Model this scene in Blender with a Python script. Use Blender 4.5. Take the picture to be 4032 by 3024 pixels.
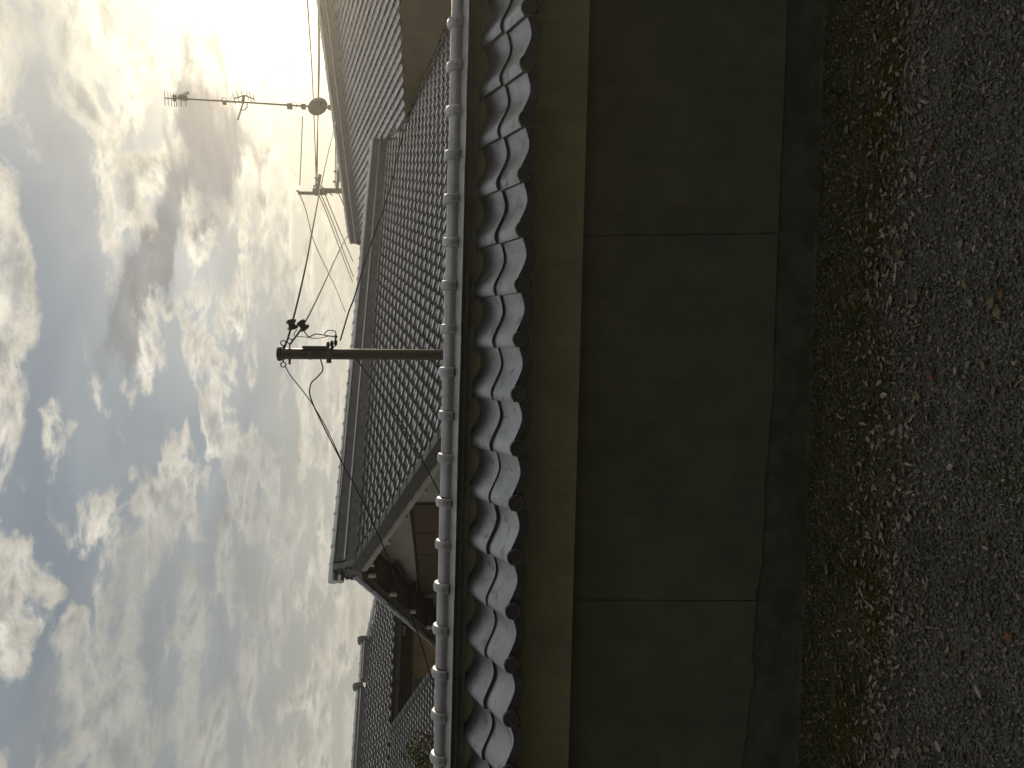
import bpy, math, random
import numpy as np
from mathutils import Vector, Matrix
random.seed(7); rng = np.random.default_rng(11)
for o in list(bpy.data.objects): bpy.data.objects.remove(o)
S = bpy.context.scene; COL = S.collection

# ------------------------------------------------------------------ camera
FPX = 3280.0; ZE = 1.70; PSI = 0.026; VH = 1780.0
TH = math.atan((2016 - VH) / FPX)
R0 = Vector((math.cos(PSI), math.sin(PSI), 0)); F0 = Vector((-math.sin(PSI), math.cos(PSI), 0)); UP = Vector((0, 0, 1))
CF = math.cos(TH) * F0 - math.sin(TH) * UP; CU = R0.cross(CF); CR = R0.copy()
EYE = Vector((0, 0, ZE))
cam = bpy.data.cameras.new('camera'); co = bpy.data.objects.new('camera', cam); COL.objects.link(co)
m = Matrix.Identity(4)
for i in range(3):
    m[i][0] = -CU[i]; m[i][1] = CR[i]; m[i][2] = -CF[i]; m[i][3] = EYE[i]
co.matrix_world = m
cam.sensor_width = 36; cam.sensor_fit = 'HORIZONTAL'; cam.lens = FPX / 4032 * 36; cam.clip_start = .05; cam.clip_end = 3000
S.camera = co
def ray(x, y): return CF + CR * ((3024 - y - 1512) / FPX) - CU * ((x - 2016) / FPX)
def at(x, y, d):
    r = ray(x, y); return EYE + r * (d / r.dot(F0))
def aty(x, y, Y):
    r = ray(x, y); return EYE + r * (Y / r.y)
def azel(x, y):
    r = ray(x, y).normalized(); return math.atan2(r.x, r.y), math.asin(r.z)

# ------------------------------------------------------------------ sky, sun, exposure
SUN_AZ, SUN_EL = math.radians(26.5), math.radians(11.5)
SUN = Vector((math.sin(SUN_AZ) * math.cos(SUN_EL), math.cos(SUN_AZ) * math.cos(SUN_EL), math.sin(SUN_EL)))
W = bpy.data.worlds.new('World'); S.world = W; W.use_nodes = True
W.cycles.sampling_method = 'MANUAL'; W.cycles.sample_map_resolution = 512
wn, wl = W.node_tree.nodes, W.node_tree.links; wn.clear()
class G:
    """small helper that writes shader maths"""
    def __init__(s, tree): s.n, s.l = tree.nodes, tree.links
    def put(s, sock, v):
        if isinstance(v, bpy.types.NodeSocket): s.l.new(v, sock)
        elif v is not None: sock.default_value = v
    def m(s, op, a, b=None, c=None, clamp=False):
        n = s.n.new('ShaderNodeMath'); n.operation = op; n.use_clamp = clamp
        s.put(n.inputs[0], a); s.put(n.inputs[1], b); s.put(n.inputs[2], c); return n.outputs[0]
    def ss(s, v, a, b):
        n = s.n.new('ShaderNodeMapRange'); n.interpolation_type = 'SMOOTHSTEP'; n.clamp = True
        s.put(n.inputs[0], v); s.put(n.inputs[1], a); s.put(n.inputs[2], b); return n.outputs[0]
    def noise(s, vec, scale, detail=6, rough=.55, dist=0.0):
        n = s.n.new('ShaderNodeTexNoise'); s.put(n.inputs['Vector'], vec)
        n.inputs['Scale'].default_value = scale; n.inputs['Detail'].default_value = detail
        n.inputs['Roughness'].default_value = rough; n.inputs['Distortion'].default_value = dist; return n.outputs['Fac']
    def mix(s, f, a, b):
        n = s.n.new('ShaderNodeMix'); n.data_type = 'RGBA'; s.put(n.inputs['Factor'], f)
        ia, ib = n.inputs[6], n.inputs[7]
        s.put(ia, a if not isinstance(a, tuple) else (*a, 1)); s.put(ib, b if not isinstance(b, tuple) else (*b, 1)); return n.outputs[2]
    def scale(s, col, f):
        n = s.n.new('ShaderNodeVectorMath'); n.operation = 'SCALE'; s.put(n.inputs[0], col); s.put(n.inputs['Scale'], f); return n.outputs[0]
    def add(s, a, b):
        n = s.n.new('ShaderNodeVectorMath'); n.operation = 'ADD'; s.put(n.inputs[0], a); s.put(n.inputs[1], b); return n.outputs[0]
    def comb(s, x, y, z):
        n = s.n.new('ShaderNodeCombineXYZ'); s.put(n.inputs[0], x); s.put(n.inputs[1], y); s.put(n.inputs[2], z); return n.outputs[0]
g = G(W.node_tree)
tc = wn.new('ShaderNodeTexCoord'); sep = wn.new('ShaderNodeSeparateXYZ'); wl.new(tc.outputs['Generated'], sep.inputs[0])
dx, dy, dz = sep.outputs
sky = wn.new('ShaderNodeTexSky'); sky.sky_type = 'NISHITA'; sky.sun_disc = False
sky.sun_elevation = SUN_EL; sky.sun_rotation = SUN_AZ; sky.dust_density = 1.5; sky.air_density = 1.0
az = g.m('ARCTAN2', dx, dy); el = g.m('ARCSINE', dz)
zc = g.m('MAXIMUM', g.m('ADD', dz, .16), .06)
P = g.comb(g.m('DIVIDE', dx, zc), g.m('DIVIDE', dy, zc), 0.0)
nA = g.noise(P, 2.1, 6, .55, .3)
nB = g.noise(g.add(P, (7.3, 2.1, 0)), 5.6, 10, .62, .3)
nV = g.noise(g.add(P, (3.1, 5.7, 0)), 1.6, 4, .5, .6)
sunP = SUN / (SUN.z + .16); vd = wn.new('ShaderNodeVectorMath'); vd.operation = 'SUBTRACT'; vd.inputs[0].default_value = (sunP.x, sunP.y, 0); wl.new(P, vd.inputs[1])
vn = wn.new('ShaderNodeVectorMath'); vn.operation = 'NORMALIZE'; wl.new(vd.outputs[0], vn.inputs[0])
nB2 = g.noise(g.add(g.add(P, (7.3, 2.1, 0)), g.scale(vn.outputs[0], .045)), 5.6, 10, .62, .3)
relief = g.m('SUBTRACT', nB, nB2)                                       # > 0 on the side away from the sun
dens = g.m('ADD', .5, g.m('MULTIPLY', g.m('SUBTRACT', g.m('ADD', g.m('MULTIPLY', nA, .42), g.m('MULTIPLY', nB, .58)), .5), 1.35))
wob = g.m('MULTIPLY', g.m('SUBTRACT', g.noise(g.add(P, (1.7, 9.2, 0)), 3.0, 7, .6, 0), .5), .16)
wob2 = g.m('MULTIPLY', g.m('SUBTRACT', g.noise(g.add(P, (4.7, 3.2, 0)), 3.0, 7, .6, 0), .5), .16)
AZW = g.m('ADD', az, wob); ELW = g.m('MULTIPLY_ADD', wob2, .6, el)
def blob(x, y, rx, ry, rot=0.0, amp=1.0, k=1.0):
    """a soft cloud mass (or gap) at a place in the sky; rx is its height, ry its length, in thousandths of a radian"""
    a0, e0 = azel(x, y); c, s_ = math.cos(rot), math.sin(rot)
    da, de = g.m('SUBTRACT', AZW, a0), g.m('SUBTRACT', ELW, e0)
    p, q = (da, de) if rot == 0 else (g.m('MULTIPLY_ADD', da, c, g.m('MULTIPLY', de, s_)), g.m('MULTIPLY_ADD', de, c, g.m('MULTIPLY', da, -s_)))
    p, q = g.m('MULTIPLY', p, 1000 / ry), g.m('MULTIPLY', q, 1000 / rx)
    return g.m('MULTIPLY', g.m('EXPONENT', g.m('MULTIPLY_ADD', p, g.m('MULTIPLY', p, -1.0), g.m('MULTIPLY', q, g.m('MULTIPLY', q, -1.0)))), amp)
def field(lst):
    f = 0.0
    for b_ in lst: f = g.m('ADD', f, blob(*b_))
    return f
DARK = [(830, 640, 26, 74, 0, 1.35), (770, 440, 12, 70, .05, .8), (640, 880, 17, 80, -.25, 1.1), (565, 1150, 16, 70, -.3, 1.15), (500, 1330, 12, 40, -.4, .9), (1050, 760, 8, 50, 0, .6), (990, 560, 7, 40, .1, .55), (640, 520, 10, 40, 0, .6), (850, 200, 6, 60, 0, .55)]
GREY = [(560, 2700, 75, 190, .1, 1.2), (820, 2500, 70, 200, 0, 1.1), (980, 1900, 34, 90, 0, .95), (1000, 2200, 36, 100, 0, .7), (1110, 1330, 13, 110, 0, .95), (1150, 1800, 16, 110, 0, .8), (130, 350, 70, 150, 0, .45), (300, 620, 26, 160, 0, .55), (470, 850, 14, 50, 0, .6), (300, 2900, 60, 90, 0, .7), (1080, 2700, 40, 170, 0, .7)]
LIT = [(420, 560, 17, 52, .05, 0.080), (490, 720, 22, 62, 0, 0.096), (560, 700, 24, 40, 0, 0.080), (900, 560, 18, 110, 0, 0.040), (350, 330, 14, 50, .3, 0.064), (90, 1240, 22, 42, 0, 0.112), (20, 1020, 14, 60, 0, 0.096), (190, 1620, 8, 40, .1, 0.096), (310, 1540, 5, 40, 0, 0.080), (420, 1560, 8, 26, .3, 0.096),
       (560, 1480, 18, 34, 0, 0.096), (60, 1950, 25, 70, 0, .05), (850, 1720, 26, 50, .3, 0.080), (700, 1900, 24, 70, .3, 0.064), (480, 2000, 30, 70, .3, .04), (220, 2250, 30, 80, .3, .04), (1160, 2100, 20, 80, 0, 0.040), (950, 1080, 20, 120, 0, 0.040), (760, 1180, 16, 90, 0, 0.040), (300, 2550, 30, 100, .4, 0.048), (640, 2600, 60, 150, 0, .0), (900, 2700, 70, 170, 0, .02)]
GAPS = [(370, 1060, 17, 120, .15, -.16), (430, 1700, 26, 95, .2, -.16), (570, 1620, 18, 70, .2, -.16), (250, 1340, 16, 90, .1, -.14), (130, 1500, 14, 70, 0, -.10), (690, 1520, 10, 60, .2, -.10), (60, 2860, 18, 50, .4, -.16), (330, 2390, 9, 45, .5, -.14), (160, 2100, 12, 60, .4, -.12), (1200, 2420, 8, 160, 0, -.12), (260, 60, 40, 120, 0, -.06), (780, 1620, 8, 40, .3, -.10), (870, 1440, 8, 50, .2, -.10)]
dens = g.m('ADD', dens, g.m('ADD', field(LIT), field(GAPS)))
dk = g.ss(g.m('ADD', field(DARK), g.m('MULTIPLY', g.m('SUBTRACT', nB, .5), 1.7)), .14, 1.1)
gy = g.ss(g.m('ADD', field(GREY), g.m('MULTIPLY', g.m('SUBTRACT', nA, .5), 2.6)), .15, 1.15)
n = wn.new('ShaderNodeVectorMath'); n.operation = 'DOT_PRODUCT'; wl.new(tc.outputs['Generated'], n.inputs[0]); n.inputs[1].default_value = SUN
cs = n.outputs['Value']
g0 = g.m('EXPONENT', g.m('MULTIPLY', g.m('SUBTRACT', cs, 1.0), 1.6))       # broad fall-off of cloud light away from the sun
g1 = g.m('EXPONENT', g.m('MULTIPLY', g.m('SUBTRACT', cs, 1.0), 26.0))
g2 = g.m('EXPONENT', g.m('MULTIPLY', g.m('SUBTRACT', cs, 1.0), 75.0))
low = g.ss(el, .27, .07)
cover = g.ss(dens, .45, .555)
thick = g.ss(dens, .54, .68)
edge = g.scale(g.mix(g1, (.80, .755, .65), (1.0, .91, .68)), g.m('ADD', .98, g.m('MULTIPLY', g1, .12)))
body = g.mix(g1, (.50, .495, .47), (.68, .63, .54))
fine = g.m('ADD', g.m('ADD', .66, g.m('MULTIPLY', nB, .66)), g.m('MULTIPLY', relief, -2.1))
ccol = g.scale(g.mix(thick, edge, body), fine)
veil = g.mix(g.ss(nV, .30, .72), (.205, .235, .265), (.375, .40, .405))
gap = g.add(g.scale(sky.outputs[0], .02), veil)
lowc = g.mix(g1, (.60, .575, .485), (.96, .85, .58))
gap = g.mix(g.m('MULTIPLY', low, .65), gap, lowc)
base = g.mix(g.m('MULTIPLY', cover, .95), gap, ccol)
base = g.mix(g.m('MULTIPLY', gy, .62), base, g.scale(g.mix(low, (.345, .36, .355), (.48, .48, .45)), g.m('ADD', .68, g.m('MULTIPLY', fine, .32))))
base = g.mix(g.m('MULTIPLY', low, .52), base, lowc)
base = g.mix(g.m('MULTIPLY', dk, .92), base, g.scale(g.mix(g1, (.29, .295, .30), (.36, .335, .31)), g.m('ADD', .6, g.m('MULTIPLY', fine, .4))))
base = g.scale(base, g.m('ADD', .52, g.m('MULTIPLY', g0, .54)))
bgS = wn.new('ShaderNodeBackground'); wl.new(base, bgS.inputs[0]); bgS.inputs[1].default_value = 1.0
glow = g.add(g.scale((.08, .07, .045), g1), g.scale((1.0, .90, .62), g.m('MULTIPLY', g2, .4)))
bgG = wn.new('ShaderNodeBackground'); wl.new(g.scale(glow, g.m('SUBTRACT', 1.0, g.m('MULTIPLY', dk, .85))), bgG.inputs[0])
adds = wn.new('ShaderNodeAddShader'); wl.new(bgS.outputs[0], adds.inputs[0]); wl.new(bgG.outputs[0], adds.inputs[1])
wo = wn.new('ShaderNodeOutputWorld'); wl.new(adds.outputs[0], wo.inputs[0])
sl = bpy.data.lights.new('sun', 'SUN'); sl.energy = 2.0; sl.angle = math.radians(.5); sl.color = (1, .84, .62)
so = bpy.data.objects.new('sun', sl); COL.objects.link(so); so.rotation_euler = SUN.to_track_quat('Z', 'Y').to_euler()
S.view_settings.view_transform = 'Standard'; S.view_settings.look = 'None'; S.view_settings.exposure = 0.0; S.view_settings.gamma = 1
S.view_settings.use_curve_mapping = False

# ------------------------------------------------------------------ helpers
def tag(o, label=None, cat=None, group=None, kind=None):
    for k, v in (('label', label), ('category', cat), ('group', group), ('kind', kind)):
        if v: o[k] = v
    return o
def empty(name, loc=(0, 0, 0), rot=(0, 0, 0)):
    o = bpy.data.objects.new(name, None); o.empty_display_size = .1; o.location = loc; o.rotation_euler = rot; COL.objects.link(o); return o
def link(name, me, parent=None, loc=None, rot=None, mat4=None):
    o = bpy.data.objects.new(name, me); COL.objects.link(o)
    if parent: o.parent = parent
    if mat4 is not None: o.matrix_local = mat4
    else:
        if loc is not None: o.location = loc
        if rot is not None: o.rotation_euler = rot
    return o
def clone(o, parent=None, loc=None, rot=None, mat4=None):
    c = o.copy(); COL.objects.link(c)
    for k in ('label',):
        if k in c and parent: del c[k]
    if parent: c.parent = parent
    if mat4 is not None: c.matrix_local = mat4
    else:
        if loc is not None: c.location = loc
        if rot is not None: c.rotation_euler = rot
    return c
class MB:
    def __init__(s): s.v, s.f = [], []
    def quad(s, a, b, c, d):
        n = len(s.v); s.v += [tuple(a), tuple(b), tuple(c), tuple(d)]; s.f.append((n, n+1, n+2, n+3))
    def poly(s, pts):
        n = len(s.v); s.v += [tuple(p) for p in pts]; s.f.append(tuple(range(n, n + len(pts))))
    def box(s, x0, x1, y0, y1, z0, z1):
        n = len(s.v); s.v += [(x, y, z) for z in (z0, z1) for y in (y0, y1) for x in (x0, x1)]
        s.f += [tuple(n + i for i in q) for q in ((0, 2, 3, 1), (4, 5, 7, 6), (0, 1, 5, 4), (2, 6, 7, 3), (0, 4, 6, 2), (1, 3, 7, 5))]
    def prism(s, prof, a, b, axis='x'):
        """closed profile [(p,q)..] swept from a to b along an axis; x: (y,z) y: (x,z) z: (x,y)"""
        n = len(s.v); k = len(prof)
        f = {'x': lambda t, p: (t, p[0], p[1]), 'y': lambda t, p: (p[0], t, p[1]), 'z': lambda t, p: (p[0], p[1], t)}[axis]
        s.v += [f(a, p) for p in prof] + [f(b, p) for p in prof]
        for i in range(k):
            j = (i + 1) % k; s.f.append((n+i, n+j, n+k+j, n+k+i))
        s.f.append(tuple(n + i for i in reversed(range(k)))); s.f.append(tuple(n + k + i for i in range(k)))
    def tube(s, pts, r, n=8, cap=True):
        pts = [Vector(p) for p in pts]; base = len(s.v); rs = r if isinstance(r, (list, tuple)) else [r] * len(pts)
        for i, p in enumerate(pts):
            d = (pts[min(i+1, len(pts)-1)] - pts[max(i-1, 0)]).normalized()
            a = d.cross(Vector((0, 0, 1)));
            if a.length < .05: a = d.cross(Vector((0, 1, 0)))
            a.normalize(); b = d.cross(a)
            for k in range(n):
                t = 2 * math.pi * k / n; s.v.append(tuple(p + (a * math.cos(t) + b * math.sin(t)) * rs[i]))
        for i in range(len(pts) - 1):
            for k in range(n):
                j = (k + 1) % n; s.f.append((base+i*n+k, base+i*n+j, base+(i+1)*n+j, base+(i+1)*n+k))
        if cap:
            s.f.append(tuple(base + k for k in reversed(range(n)))); s.f.append(tuple(base + (len(pts)-1)*n + k for k in range(n)))
    def torus(s, c, ax, R, r, n=14, k=6, arc=2*math.pi, start=0):
        c = Vector(c); ax = Vector(ax).normalized(); a = ax.cross(Vector((.3, .2, 1))).normalized(); b = ax.cross(a)
        s.tube([c + (a * math.cos(start + arc*i/n) + b * math.sin(start + arc*i/n)) * R for i in range(n + 1)], r, k)
    def obox(s, c, ex, ey, ez):
        c, ex, ey, ez = map(Vector, (c, ex, ey, ez)); n = len(s.v)
        s.v += [tuple(c + ex*i + ey*j + ez*k) for k in (-1, 1) for j in (-1, 1) for i in (-1, 1)]
        s.f += [tuple(n + i for i in q) for q in ((0, 2, 3, 1), (4, 5, 7, 6), (0, 1, 5, 4), (2, 6, 7, 3), (0, 4, 6, 2), (1, 3, 7, 5))]
    def mesh(s, name, mat, smooth=False, sharp=None):
        me = bpy.data.meshes.new(name); me.from_pydata(s.v, [], s.f); me.materials.append(mat)
        if smooth:
            me.polygons.foreach_set('use_smooth', [True] * len(me.polygons))
            if sharp: me.set_sharp_from_angle(angle=math.radians(sharp))
        me.update(); return me
    def build(s, name, mat, parent=None, smooth=False, sharp=None, **k): return link(name, s.mesh(name, mat, smooth, sharp), parent, **k)

# ------------------------------------------------------------------ materials
def mat(name, col, rough=.7, var=.25, nscale=6, spec=.4, bump=.0, bscale=40, col2=None, stain=None, island=0.0, objvar=0.0, metal=0.0, streak=0.0):
    M = bpy.data.materials.new(name); M.use_nodes = True; t = M.node_tree; b = t.nodes['Principled BSDF']; q = G(t)
    tcn = t.nodes.new('ShaderNodeTexCoord'); v = tcn.outputs['Object']
    if objvar or island:
        oi = t.nodes.new('ShaderNodeObjectInfo'); v = q.add(v, q.comb(q.m('MULTIPLY', oi.outputs['Random'], 37.0), q.m('MULTIPLY', oi.outputs['Random'], 91.0), 0.0))
    n1 = q.noise(v, nscale, 6, .6, .3)
    c = q.mix(q.ss(n1, .3, .7), tuple(x * (1 - var) for x in col), tuple(min(1, x * (1 + var)) for x in (col2 or col)))
    if stain:
        n2 = q.noise(v, stain[1], 5, .6, .6); c = q.mix(q.m('MULTIPLY', q.ss(n2, stain[2], stain[2] + .12), stain[3]), c, stain[0])
    if streak:                                               # rain streaks running down the face
        mp = t.nodes.new('ShaderNodeMapping'); mp.inputs['Scale'].default_value = (7, 7, .55); t.links.new(v, mp.inputs['Vector'])
        c = q.scale(c, q.m('SUBTRACT', 1.0, q.m('MULTIPLY', q.ss(q.noise(mp.outputs[0], 1.6, 5, .6, .3), .48, .75), streak)))
        fine_ = q.noise(v, 260, 3, .7); c = q.scale(c, q.m('ADD', .80, q.m('MULTIPLY', fine_, .40)))
    f = None
    if objvar: f = q.m('ADD', 1 - objvar / 2, q.m('MULTIPLY', oi.outputs['Random'], objvar))
    if island:
        ge = t.nodes.new('ShaderNodeNewGeometry'); f2 = q.m('ADD', 1 - island / 2, q.m('MULTIPLY', ge.outputs['Random Per Island'], island)); f = q.m('MULTIPLY', f, f2) if f is not None else f2
    if f is not None: c = q.scale(c, f)
    q.put(b.inputs['Base Color'], c); b.inputs['Roughness'].default_value = rough; b.inputs['Specular IOR Level'].default_value = spec; b.inputs['Metallic'].default_value = metal
    if bump:
        bn = t.nodes.new('ShaderNodeBump'); bn.inputs['Strength'].default_value = bump; bn.inputs['Distance'].default_value = .01
        t.links.new(q.noise(v, bscale, 6, .65), bn.inputs['Height']); t.links.new(bn.outputs[0], b.inputs['Normal'])
    return M
M_TILE = mat('smoked_tile', (.375, .385, .41), .38, .12, 9, .6, .12, 90, metal=.95, stain=((.17, .17, .175), 13, .555, .7), objvar=.2)
M_CAP = mat('ridge_cap_tile', (.42, .42, .45), .46, .16, 12, .5, .25, 80, metal=.75, stain=((.13, .13, .135), 34, .63, .7), objvar=.12)
M_HTILE = mat('house_tile', (.54, .55, .58), .36, .12, 5, .6, metal=.95, island=.18, objvar=.12)
M_TFRONT = mat('shaded_tile_front', (.115, .115, .115), .6, .2, 14, .35, .2, 60, metal=.3, objvar=.2)  # darker copy of the tile; shade of front faces put into the colour
M_OPP = mat('blocker_plaster', (.055, .058, .046), .9, .2, 3, .2)  # kept dark so the added house returns little light
M_HDARK = mat('ridge_noshi', (.16, .16, .17), .5, .2, 8, .4, metal=.5)
M_OLIVE = mat('beige_plaster', (.55, .54, .39), .9, .10, 5, .2, .15, 160, streak=.15, stain=((.44, .43, .315), 3, .6, .3))
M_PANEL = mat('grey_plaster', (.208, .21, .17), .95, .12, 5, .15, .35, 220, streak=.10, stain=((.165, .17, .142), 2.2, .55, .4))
M_BASE = mat('damp_foundation', (.15, .153, .125), .9, .25, 9, .2, .5, 60, stain=((.10, .10, .085), 4, .5, .5))
M_KERB = mat('kerb_concrete', (.15, .15, .145), .9, .25, 20, .2, .5, 90, stain=((.05, .055, .04), 14, .5, .7))
M_WHITE = mat('white_plaster', (.62, .61, .57), .9, .08, 3, .2)
M_CREAM = mat('cream_board', (.55, .53, .46), .8, .1, 5, .2)
M_BROWN = mat('brown_siding', (.155, .115, .08), .8, .12, 8, .2, .2, 60)
M_DKWOOD = mat('dark_wood', (.055, .045, .036), .8, .3, 6, .2)
M_OCHRE = mat('ochre_wall', (.30, .21, .11), .9, .2, 4, .2)
M_SOFFIT = mat('weathered_soffit', (.13, .112, .09), .85, .2, 6, .2)
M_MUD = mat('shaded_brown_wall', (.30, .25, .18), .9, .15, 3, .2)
M_POLE = mat('brown_painted_steel', (.065, .055, .038), .45, .2, 12, .5)
M_BLK = mat('black_rubber', (.02, .02, .02), .6, .2, 8, .4)
M_STEEL = mat('galvanised_steel', (.09, .09, .085), .5, .25, 10, .5, metal=.3)
M_DISH = mat('dish_grey', (.17, .17, .15), .5, .08, 4, .4)
M_GLASSI = mat('porcelain', (.45, .45, .42), .3, .1, 6, .5)
M_BLUE = mat('blue_tape', (.05, .22, .42), .5, .1, 6, .4)
M_CONC = mat('concrete_pole', (.20, .20, .18), .9, .15, 6, .2)
M_WIN = mat('dark_glass', (.06, .065, .07), .15, .1, 3, .5)
M_SOIL = mat('ground_soil', (.12, .112, .092), 1, .35, 9, .1, .6, 120, stain=((.05, .06, .022), 4, .52, .6))
M_GRAV = mat('crushed_gravel', (.165, .157, .142), .9, .2, 3, .25, island=1.1)
M_MOSS = mat('moss', (.085, .085, .026), 1, .35, 30, .1, island=.7)
M_STRAW = mat('straw', (.30, .27, .20), .9, .3, 20, .2, island=.9)
M_LEAF = mat('bush_leaf', (.085, .10, .03), .6, .3, 8, .3, island=.8)
M_WOOD = mat('twig_bark', (.12, .09, .06), .9, .2, 9, .1)
M_LITTER = mat('leaf_litter', (.25, .215, .17), .9, .3, 30, .2, island=1.2)
LEAFM = {k: mat('dry_leaf_' + k, c, .8, .25, 25, .2) for k, c in {'pale': (.36, .34, .28), 'grey': (.25, .24, .225), 'orange': (.22, .105, .05), 'tan': (.24, .18, .11), 'green': (.16, .19, .06)}.items()}

# ------------------------------------------------------------------ ground
TILT = .0245
def gz(x, y):
    t = -TILT * max(-14, min(14, x))
    return t if y < 3.92 else -.45 + t * max(0, 1 - (y - 3.92) / 20)
b = MB(); xs = [-110, -60, -30, -14, -8, -5, -3, -2, -1, 0, 1, 2, 3, 5, 8, 14, 30, 60, 110]
ys = [-60, -40, -20, -12, -8, -3, 0, 2, 3, 3.5, 3.919, 3.93, 5, 8, 14, 24, 40, 70, 115]
b.v = [(x, y, gz(x, y)) for y in ys for x in xs]; k = len(xs)
b.f = [(j*k+i, j*k+i+1, (j+1)*k+i+1, (j+1)*k+i) for j in range(len(ys)-1) for i in range(k-1)]
tag(b.build('ground', M_SOIL), kind='structure')

# ------------------------------------------------------------------ the roofed boundary wall
YD = 3.66                                                   # plane of the eave discs
wall = empty('boundary_wall', (0, 0, 0), (0, TILT, 0))
tag(wall, 'long grey plastered garden wall with its own little silver tiled roof', 'garden wall')
WI = Matrix.Rotation(TILT, 4, 'Y').inverted()
def wl_(x, y, Y): return WI @ aty(x, y, Y)
def hz(x, Y): return wl_(x, 1512, Y).z
XA, XB = -4.6, 4.6
YP, YB1, YB2 = YD + .20, YD + .163, YD + .155
zPt, zPb = hz(2280, YB1), hz(3046, YP)
# panels between vertical joints
J = [(wl_(2296, 930, YP).x, wl_(3050, 918, YP).x), (wl_(2266, 2362, YP).x, wl_(2990, 2365, YP).x)]
w = J[0][0] - J[1][0]
joints = [(XA, XA)] + [(J[1][0] - w, J[1][0] - w), J[1], J[0], (J[0][0] + w, J[0][0] + w)] + [(XB, XB)]
def bottom(x):
    t = (x - J[1][0]) / w
    z = zPb + .004 * math.sin(x * 2.3 + 1) + (.075 * max(0, min(1, .62 - t)) )
    k_ = .08 + max(0, min(1, .8 - t)); return z + k_ * (.008 * math.sin(x * 9.1) + .005 * math.sin(x * 23 + 2) + .004 * math.sin(x * 61))
for (t0, b0), (t1, b1) in zip(joints[:-1], joints[1:]):
    e = .003; N = 120; pts = [(t0 + e, zPt + .03)]
    for i in range(N + 1):
        x = b0 + e + (b1 - b0 - 2*e) * i / N; pts.append((x, bottom(x)))
    pts.append((t1 - e, zPt + .03)); k = len(pts); b = MB()
    b.v = [(x, YP, z) for x, z in pts] + [(x, YP + .02, z) for x, z in pts]
    b.f = [tuple(range(k))] + [(i, k + i, k + (i+1) % k, (i+1) % k) for i in range(k)]
    b.build('plaster_panel', M_PANEL, wall)
b = MB(); b.box(XA, XB, YP + .004, YP + .30, -.25, zPt + .05); b.build('wall_core', M_BASE, wall)
b = MB(); b.box(XA, XB, YP - .035, YP + .010, -.2, hz(3221, YP - .035) ); b.build('foundation_strip', M_KERB, wall)
zB2 = hz(2206, YB2)
b = MB(); b.prism([(YB1, zPt), (YB1, zB2 + .01), (YB1 + .2, zB2 + .01), (YB1 + .2, zPt)], XA, XB); b.build('lower_plaster_band', M_OLIVE, wall)
zEv = hz(2052, YD)                                          # valley of the eave edge
b = MB(); b.prism([(YB2, zB2), (YB2, zEv - .005), (YB2 + .2, zEv + .05), (YB2 + .2, zB2)], XA, XB); b.build('upper_plaster_band', M_OLIVE, wall)
# tiles: a wavy roll-and-pan profile
TW = .24; AMP = .050; THK = .022
TT = [0, .03, .075, .14, .21, .28, .35, .44, .53, .62, .70, .79, .88, .94, 1.0, 1.05]
HH = [.78, .88, .96, 1.0, .93, .78, .62, .40, .20, .06, 0, .05, .17, .27, .37, .42]
def tile_mesh(name, L, amp, tw, thk, ts, hs, matl, rise=0.0):
    b = MB(); k = len(ts)
    lead = [0, .012, L]                                      # rounded front lip
    for j, yy in enumerate(lead):
        dz_ = -.003 if j == 0 else 0
        b.v += [(t * tw, yy, h * amp + dz_) for t, h in zip(ts, hs)]
    b.v += [(t * tw, .002, h * amp - thk) for t, h in zip(ts, hs)] + [(t * tw, L, h * amp - thk) for t, h in zip(ts, hs)]
    for j in range(2):
        for i in range(k - 1): b.f.append((j*k+i, j*k+i+1, (j+1)*k+i+1, (j+1)*k+i))
    for i in range(k - 1):
        b.f.append((3*k+i, 3*k+i+1, i+1, i)); b.f.append((3*k+i+1, 3*k+i, 4*k+i, 4*k+i+1))
    b.f.append((3*k, 0, k, 2*k, 4*k)); b.f.append((4*k+k-1, 2*k+k-1, k+k-1, k-1, 3*k+k-1))
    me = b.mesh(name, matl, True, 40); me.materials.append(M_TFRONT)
    for p in me.polygons:                                    # shade of the front edge and side, put in as darker colour
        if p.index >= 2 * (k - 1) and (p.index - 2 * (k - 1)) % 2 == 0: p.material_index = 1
    return me
zC1 = hz(2014, YD) ; Y2 = YD + .185; zC2 = hz(1933, Y2)
slope = math.atan2(zC2 - zC1 - .012, Y2 - YD)
LT = .27
me_tile = tile_mesh('roof_tile', LT, AMP, TW, .030, TT, HH, M_TILE)
me_eave = tile_mesh('eave_tile', LT, AMP, TW, THK, TT, HH, M_TILE)
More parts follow.
